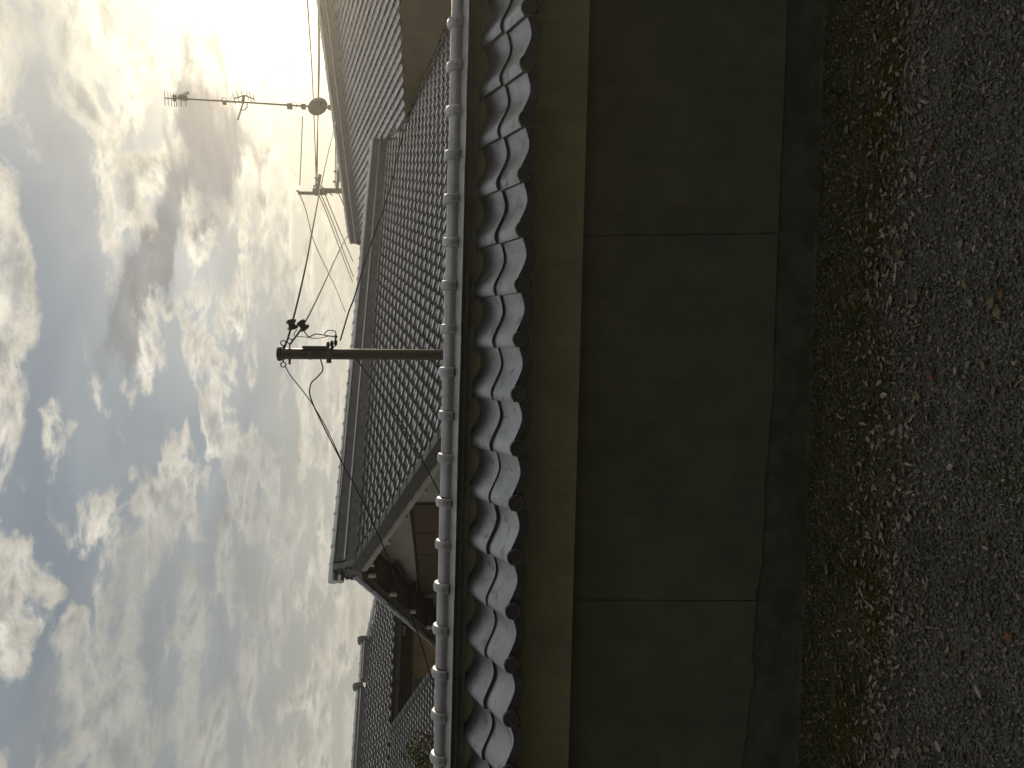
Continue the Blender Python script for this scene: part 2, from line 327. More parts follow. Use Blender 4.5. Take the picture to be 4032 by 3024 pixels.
# pendant apron of the eave tile, a vertical crescent; the eave tile mesh carries it
def apron_mesh():
    b = MB(); ts = [.27 + .73 * i / 14 for i in range(15)]; h = lambda t: float(np.interp(t, TT, HH)) * AMP
    c = math.cos(slope); lo = lambda t: h(t) * .62 - .045
    k = len(ts)
    for yy in (-.004, .010):
        b.v += [(t * TW, yy, h(t) * 1.0 - .003) for t in ts] + [(t * TW, yy, lo(t)) for t in ts]
    for i in range(k - 1):
        b.f += [(k+i, k+i+1, i+1, i), (2*k+i, 2*k+i+1, 3*k+i+1, 3*k+i), (k+i, 3*k+i, 3*k+i+1, k+i+1), (i, i+1, 2*k+i+1, 2*k+i)]
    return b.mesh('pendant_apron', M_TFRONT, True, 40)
me_apron = apron_mesh()
def disc_mesh():
    b = MB(); n = 28; r = .0375
    prof = [(r, .0), (r, -.011), (r - .003, -.014), (r - .009, -.014), (r - .011, -.011), (.0, -.011)]
    prof = [(r, .03)] + prof
    for pr, py in prof:
        b.v += [(pr * math.cos(2*math.pi*i/n), py, pr * math.sin(2*math.pi*i/n)) for i in range(n)]
    for j in range(len(prof) - 1):
        for i in range(n): b.f.append((j*n+i, j*n+(i+1) % n, (j+1)*n+(i+1) % n, (j+1)*n+i))
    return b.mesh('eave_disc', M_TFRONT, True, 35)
me_disc = disc_mesh()
# the disc nearest the middle of the photograph fixes the phase
xd = wl_(2042, 1551, YD).x; x0 = xd - .15 * TW
i0 = int((XA - x0) / TW) ; i1 = int((XB - x0) / TW) - 1
for i in range(i0, i1 + 1):
    x = x0 + i * TW; j = lambda a: random.uniform(-a, a)
    e = link('eave_tile', me_eave, wall, loc=(x + j(.001), YD + j(.003), zC1 - AMP * math.cos(slope) + j(.002)), rot=(slope + j(.01), j(.008), j(.008)))
    link('pendant_apron', me_apron, e, rot=(-slope, 0, 0))
    d = link('eave_disc', me_disc, e, loc=(.15 * TW, -.008, AMP - .034), rot=(-slope, 0, 0))
    link('roof_tile', me_tile, wall, loc=(x + j(.0015), Y2 + j(.004), zC2 + .005 - AMP * math.cos(slope) + j(.0025)), rot=(slope + j(.01), j(.008), j(.008)))
# ridge: plaster fillet, noshi tiles, round caps
YF = YD + .40
b = MB(); zt = hz(1836, YF); b.prism([(YF, zC2 - .05), (YF + .004, zt), (YF + .24, zt), (YF + .24, zC2 - .05)], XA, XB); b.build('ridge_plaster', M_OLIVE, wall)
YN = YD + .345
zn2b, zn2t, zn1b, zn1t = hz(1835, YN + .02), hz(1824, YN + .02), hz(1811, YN + .012), hz(1807, YN + .012)
b = MB(); b.prism([(YN + .02, zn2b), (YN + .02, zn2t), (YN + .026, zn2t + .001), (YN + .026, zn1b), (YN + .08, zn1b), (YN + .08, zn2b)], 0, .243); me_n2 = b.mesh('ridge_course_tile', M_TFRONT)
YR = YD + .47; zr0 = hz(1789, YR - .075)
b = MB(); b.prism([(YN + .012, zn1b), (YN + .010, zn1t - .003), (YN + .014, zn1t), (YN + .075, zr0 + .002), (YN + .165, zr0 + .002), (YN + .165, zn1b)], 0, .219); me_n1 = b.mesh('ridge_course_tile', M_CAP)
b = MB(); b.box(XA, XB, YN + .03, YN + .22, zt - .03, zn1b + .01); b.build('ridge_core', M_BASE, wall)
def cap_mesh(L, r, rc, cl, leg):
    """half-round ridge cap: body, then a swollen collar over the next cap"""
    prof = [(0, r), (L - .001, r), (L + .001, rc - .011)] + [(L + cl / 2 - cl / 2 * math.cos(t), rc - .011 + .011 * math.sin(t) ** .7) for t in (.35, .7, 1.1, 1.57, 2.04, 2.44, 2.79)] + [(L + cl, rc - .011), (L + cl + .001, r - .004)]
    b = MB(); n = 16
    for px, pr in prof:
        ring = [(px, -pr * math.cos(math.pi * i / n), leg + pr * math.sin(math.pi * i / n)) for i in range(n + 1)]
        b.v += [(px, -pr, 0)] + ring + [(px, pr, 0)]
    k = n + 3
    for j in range(len(prof) - 1):
        for i in range(k - 1): b.f.append((j*k+i, (j+1)*k+i, (j+1)*k+i+1, j*k+i+1))
    return b.mesh('ridge_cap', M_CAP, True, 50)
CAPL = .213
rtop = hz(1742, YR); leg = .010; rr = rtop - zr0 - leg
me_cap = cap_mesh(CAPL - .046, rr, rr + .019, .046, leg)
# collars: centre of the collar seen nearest the middle of the photograph
xc = wl_(1735, 1466 , YR).x
for i in range(-21, 22):
    x = xc + i * CAPL; j = lambda a: random.uniform(-a, a)
    if not XA < x < XB - .2: continue
    link('ridge_cap', me_cap, wall, loc=(x - CAPL + .024 + j(.003), YR + j(.002), zr0 + j(.0015)), rot=(j(.02), j(.006), j(.006)))
    link('ridge_course_tile', me_n1, wall, loc=(x - CAPL - .035 + j(.002), j(.002), j(.001)))
    link('ridge_course_tile', me_n2, wall, loc=(x - .9 * CAPL + j(.002), j(.002), j(.001)))
# rear slope of the wall roof (seen only from the garden)
b = MB(); N = 200
for yy, zz in ((YN + .2, zC2 + .02), (YN + .52, zC1 - .02)):
    b.v += [(XA + (XB - XA) * i / N, yy, zz + .02 * math.sin(2 * math.pi * (XB - XA) * i / N / TW)) for i in range(N + 1)]
b.f = [(i, i + 1, N + 2 + i, N + 1 + i) for i in range(N)]; b.build('rear_slope', M_TILE, wall, True)

# ------------------------------------------------------------------ unseen house added behind the camera to block sky light from the fronts
opp = empty('lane_house_blocker', (0, -3.4, 0)); tag(opp, 'added unseen dark house across the lane, behind the camera, blocking sky light', 'house')
b = MB(); b.box(-18, 18, -7, 0, -.6, 9.2); b.build('wall', M_OPP, opp)
b = MB(); b.prism([(.7, 9.1), (.7, 9.25), (-3.5, 11.2), (-7.7, 9.25), (-7.7, 9.1)], -18.6, 18.6); b.build('roof', M_HDARK, opp)
for i in range(5):
    for z in (.9, 3.9, 6.9):
        b = MB(); b.box(-12.9 + i * 6, -11.1 + i * 6, .003, .06, z, z + 1.2); f_ = b.build('window', M_STEEL, opp)
        for k in (0, 1):
            b = MB(); b.box(-12.84 + i * 6 + k * .87, -12.03 + i * 6 + k * .87, .061, .07, z + .06, z + 1.14); b.build('pane', M_WIN, f_)

# ------------------------------------------------------------------ the L-shaped house behind the wall
K = .95; SL = .391; AL = .655
PXH, DPH, PHH = -3.113 * K, 14 * K, 1.642 * K; HC = .393 * K; RB = 5.316 * K; ST = .358 * K; SE = 9.40; TE = 1.50
PO = EYE + R0 * PXH + F0 * DPH + UP * PHH; ANG = AL + PSI
house = empty('tiled_house', PO, (0, 0, ANG))
tag(house, 'L-shaped house behind the wall, two silver tiled roofs and a white gable', 'house')
HI = Matrix.Translation(PO) @ Matrix.Rotation(ANG, 4, 'Z'); HI_inv = HI.inverted()
def on_plane(x, y, p0, nrm, inv=HI_inv):
    o = inv @ EYE; d = (inv.to_3x3() @ ray(x, y)); p0 = Vector(p0); nrm = Vector(nrm)
    return o + d * ((p0 - o).dot(nrm) / d.dot(nrm))
PHI = math.atan(SL); CW, CL_ = .268, .222
ts7 = [0, .07, .16, .27, .42, .60, .80, 1.04]; hs7 = [.80, .95, 1, .8, .42, .08, .06, .40]
me_ht = tile_mesh('roof_tile', CL_ + .05, .058, CW, .042, ts7, hs7, M_HTILE)
def frame(o, ex, ey):
    ex = Vector(ex).normalized(); ey = Vector(ey).normalized(); ez = ex.cross(ey); M = Matrix.Identity(4)
    for i in range(3): M[i][0], M[i][1], M[i][2], M[i][3] = ex[i], ey[i], ez[i], o[i]
    return M
c, s_ = math.cos(PHI), math.sin(PHI)
lay = math.atan(.044 / CL_)                                  # each tile lies a little flatter than the roof
def tile_frames(origin, ex, eyh, ncol, nrow, keep):
    """frames of tiles on a roof plane: ex across, eyh horizontal up-slope direction"""
    ex, eyh = Vector(ex), Vector(eyh); up = (eyh * c + Vector((0, 0, s_))); nz = ex.cross(up); out = []
    for r in range(nrow):
        for k in range(ncol):
            p = Vector(origin) + ex * (k * CW) + up * (r * CL_)
            if keep(p):
                a = random.uniform(-.012, .012); ey = (up - nz * (math.tan(lay) + a)).normalized()
                out.append(frame(p + nz * .02 + ex * random.uniform(-.002, .002), (ex + up * random.uniform(-.01, .01)), ey))
    return out
def joined(frames, name, parent, me=None):
    me = me or me_ht; nv = len(me.vertices); co_ = np.empty(nv * 3); me.vertices.foreach_get('co', co_); co_ = co_.reshape(-1, 3)
    fs = [tuple(p.vertices) for p in me.polygons]; V = []; Fc = []
    for i, M in enumerate(frames):
        A = np.array(M); V.append(co_ @ A[:3, :3].T + A[:3, 3]); Fc += [tuple(v + i * nv for v in f) for f in fs]
    b = MB(); b.v = [tuple(v) for v in np.concatenate(V)]; b.f = Fc
    o = b.build(name, me.materials[0], parent, True, 40); o.data.materials.append(me.materials[1])
    o.data.polygons.foreach_set('material_index', [p.material_index for p in me.polygons] * len(frames)); return tag(o, kind='stuff')
TEV = 4.75; xW = SE + .45
zA = lambda y: -SL * abs(y)
zE = -SL * TE
# roof decks (the sheets below the tiles)
b = MB(); t_ = .015
b.quad((0, 0, -t_), (0, -TEV, zA(TEV) - t_), (xW + .1, -TEV, zA(TEV) - t_), (xW + .1, 0, -t_)); b.quad((0, 0, -t_), (xW + 5, 0, -t_), (xW + 5, TEV, zA(TEV) - t_), (0, TEV, zA(TEV) - t_))
roofA = b.build('front_roof', M_HDARK, house)
YB0, YB1_ = -6.0, 6.6
b = MB(); zb = lambda x: zE + SL * (x - SE) - t_
b.quad((SE, YB0, zb(SE)), (SE + RB, YB0, zb(SE + RB)), (SE + RB, -TE, zb(SE + RB)), (SE, -TE, zb(SE)))
b.poly([(SE, -TE, zb(SE)), (SE + RB, -TE, zb(SE + RB)), (SE + RB, YB1_, zb(SE + RB)), (SE + TE + .8, YB1_, zb(SE + TE + .8)), (SE + TE, 0, zb(SE + TE))])
b.quad((SE + RB, YB0, zb(SE + RB)), (SE + 2*RB, YB0, zb(SE)), (SE + 2*RB, YB1_, zb(SE)), (SE + RB, YB1_, zb(SE + RB)))
roofB = b.build('side_roof', M_HDARK, house)
okA = lambda p: (p.x + CW < SE + TE - abs(p.y) + .30) if abs(p.y) < TE else p.x + CW < xW + .05
nr = int(TEV / c / CL_)
FA = tile_frames((0.0, -TEV, zA(TEV)), (1, 0, 0), (0, 1, 0), 46, nr, lambda p: okA(p) and p.y < -.08)
okB = lambda p: (p.y < -TE or p.x > SE + TE - abs(p.y) + .02 or p.y > TE + 2.0)
FB = tile_frames((SE - .02, YB1_, zE - .008), (0, -1, 0), (1, 0, 0), int((YB1_ - YB0) / CW), int(RB / c / CL_), lambda p: okB(p) and p.x < SE + RB - .05 and not (p.y > 0 and p.x < SE + TE))
allf = [(F, 0) for F in FA] + [(F, 1) for F in FB]
def size_(F):
    p = HI @ F.translation; q = p - EYE; u = 1512 + FPX * q.dot(CR) / q.dot(CF); v = 2016 - FPX * q.dot(CU) / q.dot(CF)
    return (1 if -60 < u < 3080 and v < 1750 + .025 * (u - 1512) else .01) / q.dot(CF)
allf.sort(key=lambda t: size_(t[0]), reverse=True)
for F, w_ in allf[:300]: link('roof_tile', me_ht, (roofA, roofB)[w_], mat4=F)
joined([F for F, w_ in allf[300:] if w_ == 0], 'roof_tile_field', roofA); joined([F for F, w_ in allf[300:] if w_ == 1], 'roof_tile_field', roofB)
# ridges: stacked courses with round caps
def ridge_stack(name, parent, a, bnd, axis, h, wbase, capl, r):
    """body along an axis from a to bnd; returns nothing, all pieces are children of the ridge"""
    def prism(prof):
        q = MB(); q.prism(prof, a, bnd, axis); return q
    hb = h - r - .012
    body = prism([(-wbase, -.12), (-wbase, hb * .38), (-wbase * .72, hb * .52), (-wbase * .72, hb), (wbase * .72, hb), (wbase * .72, hb * .52), (wbase, hb * .38), (wbase, -.12)]).build(name, M_HDARK, parent)
    q = prism([(-wbase - .03, hb * .40), (-wbase - .028, hb * .47), (-wbase * .6, hb * .54), (wbase * .6, hb * .54), (wbase + .028, hb * .47), (wbase + .03, hb * .40)]); q.build('ridge_course', M_HTILE, body)
    q = prism([(-wbase * .9, hb * .97), (-wbase * .9, hb + .012), (wbase * .9, hb + .012), (wbase * .9, hb * .97)]); q.build('ridge_course', M_HTILE, body)
    return body, hb
def house_cap(L, r, up_):
    prof = [(0, r), (L - .05, r), (L - .048, r + .014), (L - .012, r + .016), (L, r + .004)]; q = MB(); n = 9
    for px, pr in prof: q.v += [(px, -pr, -.01)] + [(px, -pr * math.cos(math.pi * i / n), pr * math.sin(math.pi * i / n)) for i in range(n + 1)] + [(px, pr, -.01)]
    k = n + 3
    for j in range(len(prof) - 1):
        for i in range(k - 1): q.f.append((j*k+i, (j+1)*k+i, (j+1)*k+i+1, j*k+i+1))
    return q.mesh('ridge_cap', up_, True, 50)
HCL = .30; me_hcap = house_cap(HCL, .068, M_HTILE)
LA = SE + TE + .08
rA, hbA = ridge_stack('ridge', house, 0.12, LA, 'x', HC, .15, HCL, .068)
for i in range(int((LA - .1) / HCL)): link('ridge_cap', me_hcap, rA, mat4=Matrix.Translation((.1 + (i + 1) * HCL, 0, hbA + .012)) @ Matrix.Rotation(math.pi, 4, 'Z'))
xr, zr = SE + RB, zE + SL * RB
pB, hbB = ridge_stack('ridge', house, YB0, YB1_ - .3, 'y', ST + .06, .17, HCL, .075); pB.location = (xr, 0, zr)
for i in range(int((YB1_ - YB0 - .4) / HCL)): link('ridge_cap', me_hcap, pB, mat4=Matrix.Translation((0, YB1_ - .35 - i * HCL, hbB + .012)) @ Matrix.Rotation(-math.pi / 2, 4, 'Z'))
# ridge-end ornaments
def ridge_end(parent, M, k=1.0):
    q = MB(); prof = []
    for i in range(25):
        t = math.pi * i / 24; r = (.185 + .022 * math.cos(6 * t)) * k; prof.append((-r * math.cos(t) * 1.05, .02 + r * math.sin(t) * 1.35))
    prof += [(.27 * k, -.05), (.20 * k, -.14), (-.20 * k, -.14), (-.27 * k, -.05)]
    q.prism(prof, -.05, .05, 'x'); base = q.build('ridge_end_ornament', M_HDARK, parent, mat4=M)
    for dz_, rr_ in ((.265, .066), (.16, .05)):
        q = MB(); q.tube([(-.17 * k, 0, dz_ * k), (.25, 0, dz_ * k)], rr_ * k, 14); q.build('drum', M_HTILE, base, True, 40)
    q = MB()
    for a_ in range(9):
        t = math.pi * a_ / 8; q.tube([(-.08, -.15 * math.cos(t) * k, .03 + .17 * math.sin(t) * k), (-.045, -.15 * math.cos(t) * k, .03 + .17 * math.sin(t) * k)], .026 * k, 7)
    q.build('scroll_boss', M_HDARK, base, True, 40)
ridge_end(house, Matrix.Translation((.02, 0, .0)), 1.15)
ridge_end(house, Matrix.Translation((xr, YB1_ - .3, zr + .03)) @ Matrix.Rotation(-math.pi / 2, 4, 'Z'), 1.0)
# verges of the gable: hanging verge tiles, bargeboards, soffits, purlin ends
zup = Vector((0, 0, 1))
nv = int(TEV / c / .30)
gable_w = .55
for sgn in (-1, 1):
    dn = Vector((0, sgn * c, -s_)); nz = Vector((0, sgn * s_, c))
    for i in range(nv):
        p0 = dn * (.10 + i * .30); p1 = p0 + dn * .318
        q = MB(); lift = .045 - .012 * (i % 2) * 0
        if sgn < 0:
            for (xa, xb, za, zb_) in ((-.035, .0, -.10, lift + .006), (-.035, .11, lift + .006, lift + .028)):
                A = [p0 + nz * za + Vector((xa, 0, 0)), p0 + nz * za + Vector((xb, 0, 0)), p0 + nz * zb_ + Vector((xb, 0, 0)), p0 + nz * zb_ + Vector((xa, 0, 0))]
                Bq = [v + (p1 - p0) + nz * .012 for v in A]; k = len(q.v); q.v += [tuple(v) for v in A + Bq]
                q.f += [tuple(k + i_ for i_ in f) for f in ((0, 1, 2, 3), (7, 6, 5, 4), (0, 4, 5, 1), (1, 5, 6, 2), (2, 6, 7, 3), (3, 7, 4, 0))]
        else:
            q.tube([p0 + nz * .03 + Vector((.0, 0, 0)), p1 + nz * .042 + Vector((.0, 0, 0))], .06, 9)
            A0 = p0 + nz * .02 + Vector((.06, 0, 0)); q.obox((A0 + p1 + nz * .02) / 2 + Vector((.14, 0, 0)) + nz * .012, (.2, 0, 0), dn * .165, nz * .014)
        q.build('verge_tile', M_HTILE if sgn > 0 else M_TFRONT, roofA, sgn > 0, 40)
    q = MB()
    A = [(-.015, -.10), (.02, -.10), (.02, -.205), (-.015, -.205)]
    p0, p1 = dn * .02, dn * (TEV / c + .02)
    if sgn > 0: A = [(.0, -.03), (.035, -.03), (.035, -.16), (.0, -.16)]
    k = 0; q.v += [tuple(p0 + Vector((a_, 0, 0)) + zup * z_) for a_, z_ in A] + [tuple(p1 + Vector((a_, 0, 0)) + zup * z_) for a_, z_ in A]
    q.f += [(0, 1, 2, 3), (7, 6, 5, 4), (0, 4, 5, 1), (1, 5, 6, 2), (2, 6, 7, 3), (3, 7, 4, 0)]
    q.build('bargeboard', M_CREAM if sgn < 0 else M_DKWOOD, roofA)
    # soffit boards under the overhang
    q = MB(); z_ = -.13
    q.quad((.03, 0, z_), (gable_w + .3, 0, z_), tuple(dn * (TEV / c) + Vector((gable_w + .3, 0, z_))), tuple(dn * (TEV / c) + Vector((.03, 0, z_)))); q.build('soffit', M_SOFFIT, house)
    for i in range(6):
        p = dn * (.22 + i * .80) + zup * (-.20); q = MB(); q.box(p.x + .03, p.x + .60, p.y - .045, p.y + .045, p.z - .06, p.z + .05); pu = q.build('purlin', M_DKWOOD, house)
        q = MB(); q.box(p.x - .005, p.x + .03, p.y - .05, p.y + .05, p.z - .065, p.z + .055); q.build('purlin_cap', M_CREAM, pu)
# gable wall with brown siding panels on it
q = MB(); gy = 3.9
q.prism([(-gy, -4.4), (-gy, zA(gy) - .15), (0, -.15), (gy, zA(gy) - .15), (gy, -4.4)], gable_w, gable_w + .12, 'x'); gw = q.build('gable_wall', M_WHITE, house)
sp = lambda x, y: on_plane(1250 + .22604 * x, 1950 + .22604 * y, (gable_w, 0, 0), (1, 0, 0))
ed = [sp(1640, 120), sp(1695, 610), sp(1735, 1000), sp(1770, 1385), sp(1800, 1700)]
ed = [Vector((gable_w, ed[0].y - (ed[1].y - ed[0].y) * 0, ed[0].z))] + ed[1:]
for i in range(len(ed) - 1):
    a_, b_ = ed[i], ed[i + 1]; q = MB(); q.prism([(a_.y - .02 if b_.y < a_.y else a_.y + .012, a_.z), (b_.y + (.012 if b_.y < a_.y else -.012), b_.z), (b_.y + (.012 if b_.y < a_.y else -.012), -3.4), (a_.y - .02 if b_.y < a_.y else a_.y + .012, -3.4)], gable_w - .045, gable_w - .004, 'x'); q.build('siding_panel', M_BROWN, gw)
q = MB(); q.tube([tuple(v + Vector((-.05, 0, .02))) for v in ed], .022, 5); q.build('siding_trim', M_DKWOOD, gw)
# dark beams in the gable seen under the rear verge
for (xa, ya, xb, yb, r_) in ((1380, 1140, 1690, 1640, .05), (1190, 1240, 1170, 1640, .045), (960, 1120, 1240, 1330, .06)):
    q = MB(); A, B_ = sp(xa, ya), sp(xb, yb); q.tube([A + Vector((-.06, 0, 0)), B_ + Vector((-.06, 0, 0))], r_, 4); q.build('gable_beam', M_SOFFIT, gw)
# walls under the eaves
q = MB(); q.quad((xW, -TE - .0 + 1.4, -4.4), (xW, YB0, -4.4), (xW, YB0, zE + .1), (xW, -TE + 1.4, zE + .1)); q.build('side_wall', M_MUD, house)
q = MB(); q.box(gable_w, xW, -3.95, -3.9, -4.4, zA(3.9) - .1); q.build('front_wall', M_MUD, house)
q = MB(); q.quad((SE + .02, -TE + .3, zE - .05), (SE + .02, YB0, zE - .05), (xW + .05, YB0, zE - .02), (xW + .05, -TE + .3, zE - .02)); q.build('eave_soffit', M_DKWOOD, house)

# ------------------------------------------------------------------ the house far left
H3 = Matrix.Translation(at(1548, 2640, 20.0)) @ Matrix.Rotation(ANG, 4, 'Z'); H3i = H3.inverted()
left = empty('tiled_house', H3.translation, (0, 0, ANG)); tag(left, 'ochre-walled house at the far left with dark stepped roof ridges', 'house')
E3 = lambda x, y, p0=(0, 0, 0), n=(0, 1, 0): on_plane(x, y, p0, n, H3i)
nA_ = (0, -s_, c)                                           # roof plane rising along +y from the eave at y=0
p_r = on_plane(1467, 2515, (0, 0, 0), nA_, H3i); e_r = on_plane(1540, 2425, (0, 0, 0), nA_, H3i)
xh = p_r.x; xe = max(p_r.x, e_r.x) + 1.3; yr = p_r.y; top3 = lambda x: rh - max(0, x - xh) * .62
rh = on_plane(1440, 2640, (0, 0, 0), nA_, H3i).y
X0 = -9.5; rh = max(1.6, min(5, rh))
q = MB(); q.poly([(X0, 0, -.02), (xe, 0, -.02), (xe, top3(xe), top3(xe) * SL - .02), (xh, rh, rh * SL - .02), (X0, rh, rh * SL - .02)]); q.quad((X0, rh, rh * SL - .02), (xh, rh, rh * SL - .02), (xh, 2 * rh, -.02), (X0, 2 * rh, -.02)); roofL = q.build('upper_roof', M_HDARK, left)
FL = tile_frames((X0, 0, 0), (1, 0, 0), (0, 1, 0), int((xe - X0) / CW), int(rh / c / CL_), lambda p: p.y < top3(p.x + CW) - .1)
# lower roof in front
a4 = H3i @ at(1545, 2865, 18.6); b4 = H3i @ at(1700, 2700, 15.6)
y4a, y4b = a4.y, b4.y; xv = (a4.x + b4.x) / 2; z4 = a4.z; sl4 = (a4.z - b4.z) / (a4.y - b4.y)
phi4 = math.atan(sl4); c, s_ = math.cos(phi4), math.sin(phi4); eave4 = y4b - 1.6
z4e = b4.z - 1.6 * sl4
q = MB(); q.quad((X0, eave4, z4e - .02), (xv, eave4, z4e - .02), (xv, y4a + .25, z4 + .25 * sl4 - .02), (X0, y4a + .25, z4 + .25 * sl4 - .02)); roofM = q.build('lower_roof', M_HDARK, left)
FM = tile_frames((X0, eave4, z4e), (1, 0, 0), (0, 1, 0), int((xv - X0) / CW) + 1, int((y4a + .25 - eave4) / c / CL_), lambda p: p.x + CW < xv + .15)
c, s_ = math.cos(PHI), math.sin(PHI)
def size3(F):
    p = H3 @ F.translation; q = p - EYE; u = 1512 + FPX * q.dot(CR) / q.dot(CF); v = 2016 - FPX * q.dot(CU) / q.dot(CF)
    return (1 if -60 < u < 720 and v < 1715 else .01) / q.dot(CF)
a3 = sorted([(F, 0) for F in FL] + [(F, 1) for F in FM], key=lambda t: size3(t[0]), reverse=True)
for F, w_ in a3[:300]: link('roof_tile', me_ht, (roofL, roofM)[w_], mat4=F)
joined([F for F, w_ in a3[300:] if w_ == 0], 'roof_tile_field', roofL); joined([F for F, w_ in a3[300:] if w_ == 1], 'roof_tile_field', roofM)
# verge rolls on the lower roof
for i in range(int((y4a - eave4) / .27)):
    yy = eave4 + .05 + i * .27; q = MB(); zz = z4e + (yy - eave4) * sl4
    q.tube([(xv + .03, yy - .04, zz + .05), (xv + .03, yy + .27, zz + .05 + .27 * sl4 - .012)], .075, 9); q.build('verge_tile', M_TFRONT, roofM, True, 40)
def stack(parent, xa, xb, h, y, z):
    hb = h - .09
    q = MB(); q.prism([(-.16, -.1), (-.16, hb), (.16, hb), (.16, -.1)], xa, xb, 'x'); p = q.build('ridge', M_HDARK, parent, loc=(0, y, z))
    q = MB(); q.prism([(-.19, hb * .5), (-.19, hb * .5 + .03), (.19, hb * .5 + .03), (.19, hb * .5)], xa, xb, 'x'); q.build('ridge_course', M_HTILE, p)
    for i in range(int((xb - xa) / HCL) + 1): link('ridge_cap', me_hcap, p, mat4=Matrix.Translation((xb - i * HCL, 0, hb)) @ Matrix.Rotation(math.pi, 4, 'Z'))
    q = MB(); q.prism([(-.24, hb * .3), (-.24, hb + .06), (-.14, hb + .15), (.14, hb + .15), (.24, hb + .06), (.24, hb * .3)], xb, xb + .10, 'x'); q.build('ridge_end_ornament', M_HDARK, p)
xs3 = [on_plane(1435, yy, (0, rh, 0), (0, 1, 0), H3i).x for yy in (2530, 2680, 2708)]
ztop = [on_plane(xx, yy, (0, rh, 0), (0, 1, 0), H3i).z for xx, yy in ((1432, 2600), (1410, 2850))]
stack(left, xs3[1], xs3[0], max(.2, ztop[0] - rh * SL), rh, rh * SL); stack(left, X0, xs3[2], max(.25, ztop[1] - rh * SL), rh + .1, rh * SL)
hd = Vector((1, -.62, -.62 * SL)).normalized(); hz_ = Vector((0, -SL, 1)).normalized(); hy = hz_.cross(-hd).normalized()
for i in range(int((xe - xh) / hd.x / HCL)):
    o_ = Vector((xh, rh, rh * SL + .02)) + hd * (i * HCL); link('ridge_cap', me_hcap, roofL, mat4=frame(o_, hd, hz_.cross(hd)))
q = MB(); q.box(X0, xe - .3, .55, .65, -5, .05); wl3 = q.build('ochre_wall', M_OCHRE, left)
q = MB(); q.box(X0, xe, -.02, .62, -.16, -.06); q.build('eave_soffit', M_DKWOOD, left)
q = MB(); q.box(X0, xe - .2, .50, .549, -.42, -.17); q.build('wall_beam', M_DKWOOD, left)
wA, wB = on_plane(1632, 2668, (0, .55, 0), (0, 1, 0), H3i), on_plane(1690, 2745, (0, .55, 0), (0, 1, 0), H3i)
x_a, x_b = min(wA.x, wB.x), max(wA.x, wB.x); zt3 = wA.z
q = MB(); q.box(x_a, x_b, .50, .548, zt3 - 1.3, zt3); wf = q.build('window', M_STEEL, left)
q = MB(); q.box(x_a + .06, (x_a + x_b) / 2 - .02, .48, .499, zt3 - 1.25, zt3 - .06); q.build('pane', M_WIN, wf)
q = MB(); q.box((x_a + x_b) / 2 + .02, x_b - .06, .48, .499, zt3 - 1.25, zt3 - .06); q.build('pane', M_WIN, wf)
# white lattice ornament in the dark gable end between the houses
la = on_plane(1578, 2478, (0, .4, 0), (0, 1, 0), H3i); q = MB()
for (dx_, dz_, ex_, ez_) in ((-.14, 0, .02, .12), (-.02, 0, .02, .12), (.05, .02, .02, .1), (-.05, -.1, .12, .02), (.16, .05, .03, .05), (.3, -.06, .10, .02), (.28, .06, .02, .06)):
    q.box(la.x + dx_ - ex_, la.x + dx_ + ex_, .36, .40, la.z + dz_ - ez_, la.z + dz_ + ez_)
q.build('white_lattice', M_WHITE, left)

# ------------------------------------------------------------------ service pole behind the wall
DP = 8.0
def pp(x, y, d=DP): return at(x, y, d)
PB, PT = pp(1742, 1397), pp(1092, 1393); PB = PB + (PB - PT) * 1.02
pole = empty('service_pole', PB); tag(pole, 'slim brown steel service pole with dark cap, behind the middle of the wall', 'utility pole')
def loc(p): return Vector(p) - PB
ax = (PT - PB).normalized(); sx = R0; sy = F0
q = MB(); q.tube([loc(PB), loc(PT) - ax * .02], .051, 16); q.build('shaft', M_POLE, pole, True, 40)
q = MB(); q.tube([loc(PT) - ax * .045, loc(PT) - ax * .04, loc(PT) - ax * .008, loc(PT)], [.05, .068, .068, .055], 14); cap = q.build('cap', M_BLK, pole, True, 40)
def on(xpix): t = (xpix - 1092) / (1742 - 1092); return loc(PT.lerp(pp(1742, 1397), t))
for xp in (1117, 1140, 1220, 1290):
    p = on(xp); q = MB(); q.tube([p - ax * .014, p + ax * .014], .055, 14); q.build('clamp_band', M_STEEL, pole, True, 40)
for xp, side in ((1115, 1), (1140, 1), (1115, -1)):
    p = on(xp); q = MB(); L = .055 + (.035 if xp == 1140 else .0); q.tube([p, p + sx * side * (.05 + L * .5)], .007, 6); q.torus(p + sx * side * (.075 + L * .5), sy, .024, .006); q.build('eye_bolt', M_STEEL, pole, True)
q = MB(); p = on(1140); q.tube([p, p - sx * .10], .012, 6); q.build('bolt_end', M_STEEL, pole, True)
q = MB(); p = on(1240); q.obox(p + sx * .062 , sx * .012, sy * .05, ax * .115); q.build('cable_cover', M_POLE, pole)
q = MB(); p = on(1293); q.tube([p, p - sx * .085], .024, 8); q.build('bracket_stub', M_POLE, pole, True)
q = MB(); p = on(1290)
for k_ in range(3):
    cc = p + sx * (.085 + .012 * k_) - ax * (.035 * k_); q.tube([cc - ax * .014 , cc - ax * .004, cc + ax * .004, cc + ax * .014], [.02, .036, .036, .02], 10)
q.tube([p, p + sx * .08 - ax * .05], .015, 6); q.build('spool_insulator', M_BLK, pole, True, 40)
q = MB(); cc = loc(pp(1322, 1326)); q.tube([cc - sx * .02, cc, cc + sx * .02], [.008, .017, .008], 8); q.build('blue_tape_joint', M_BLUE, pole, True)
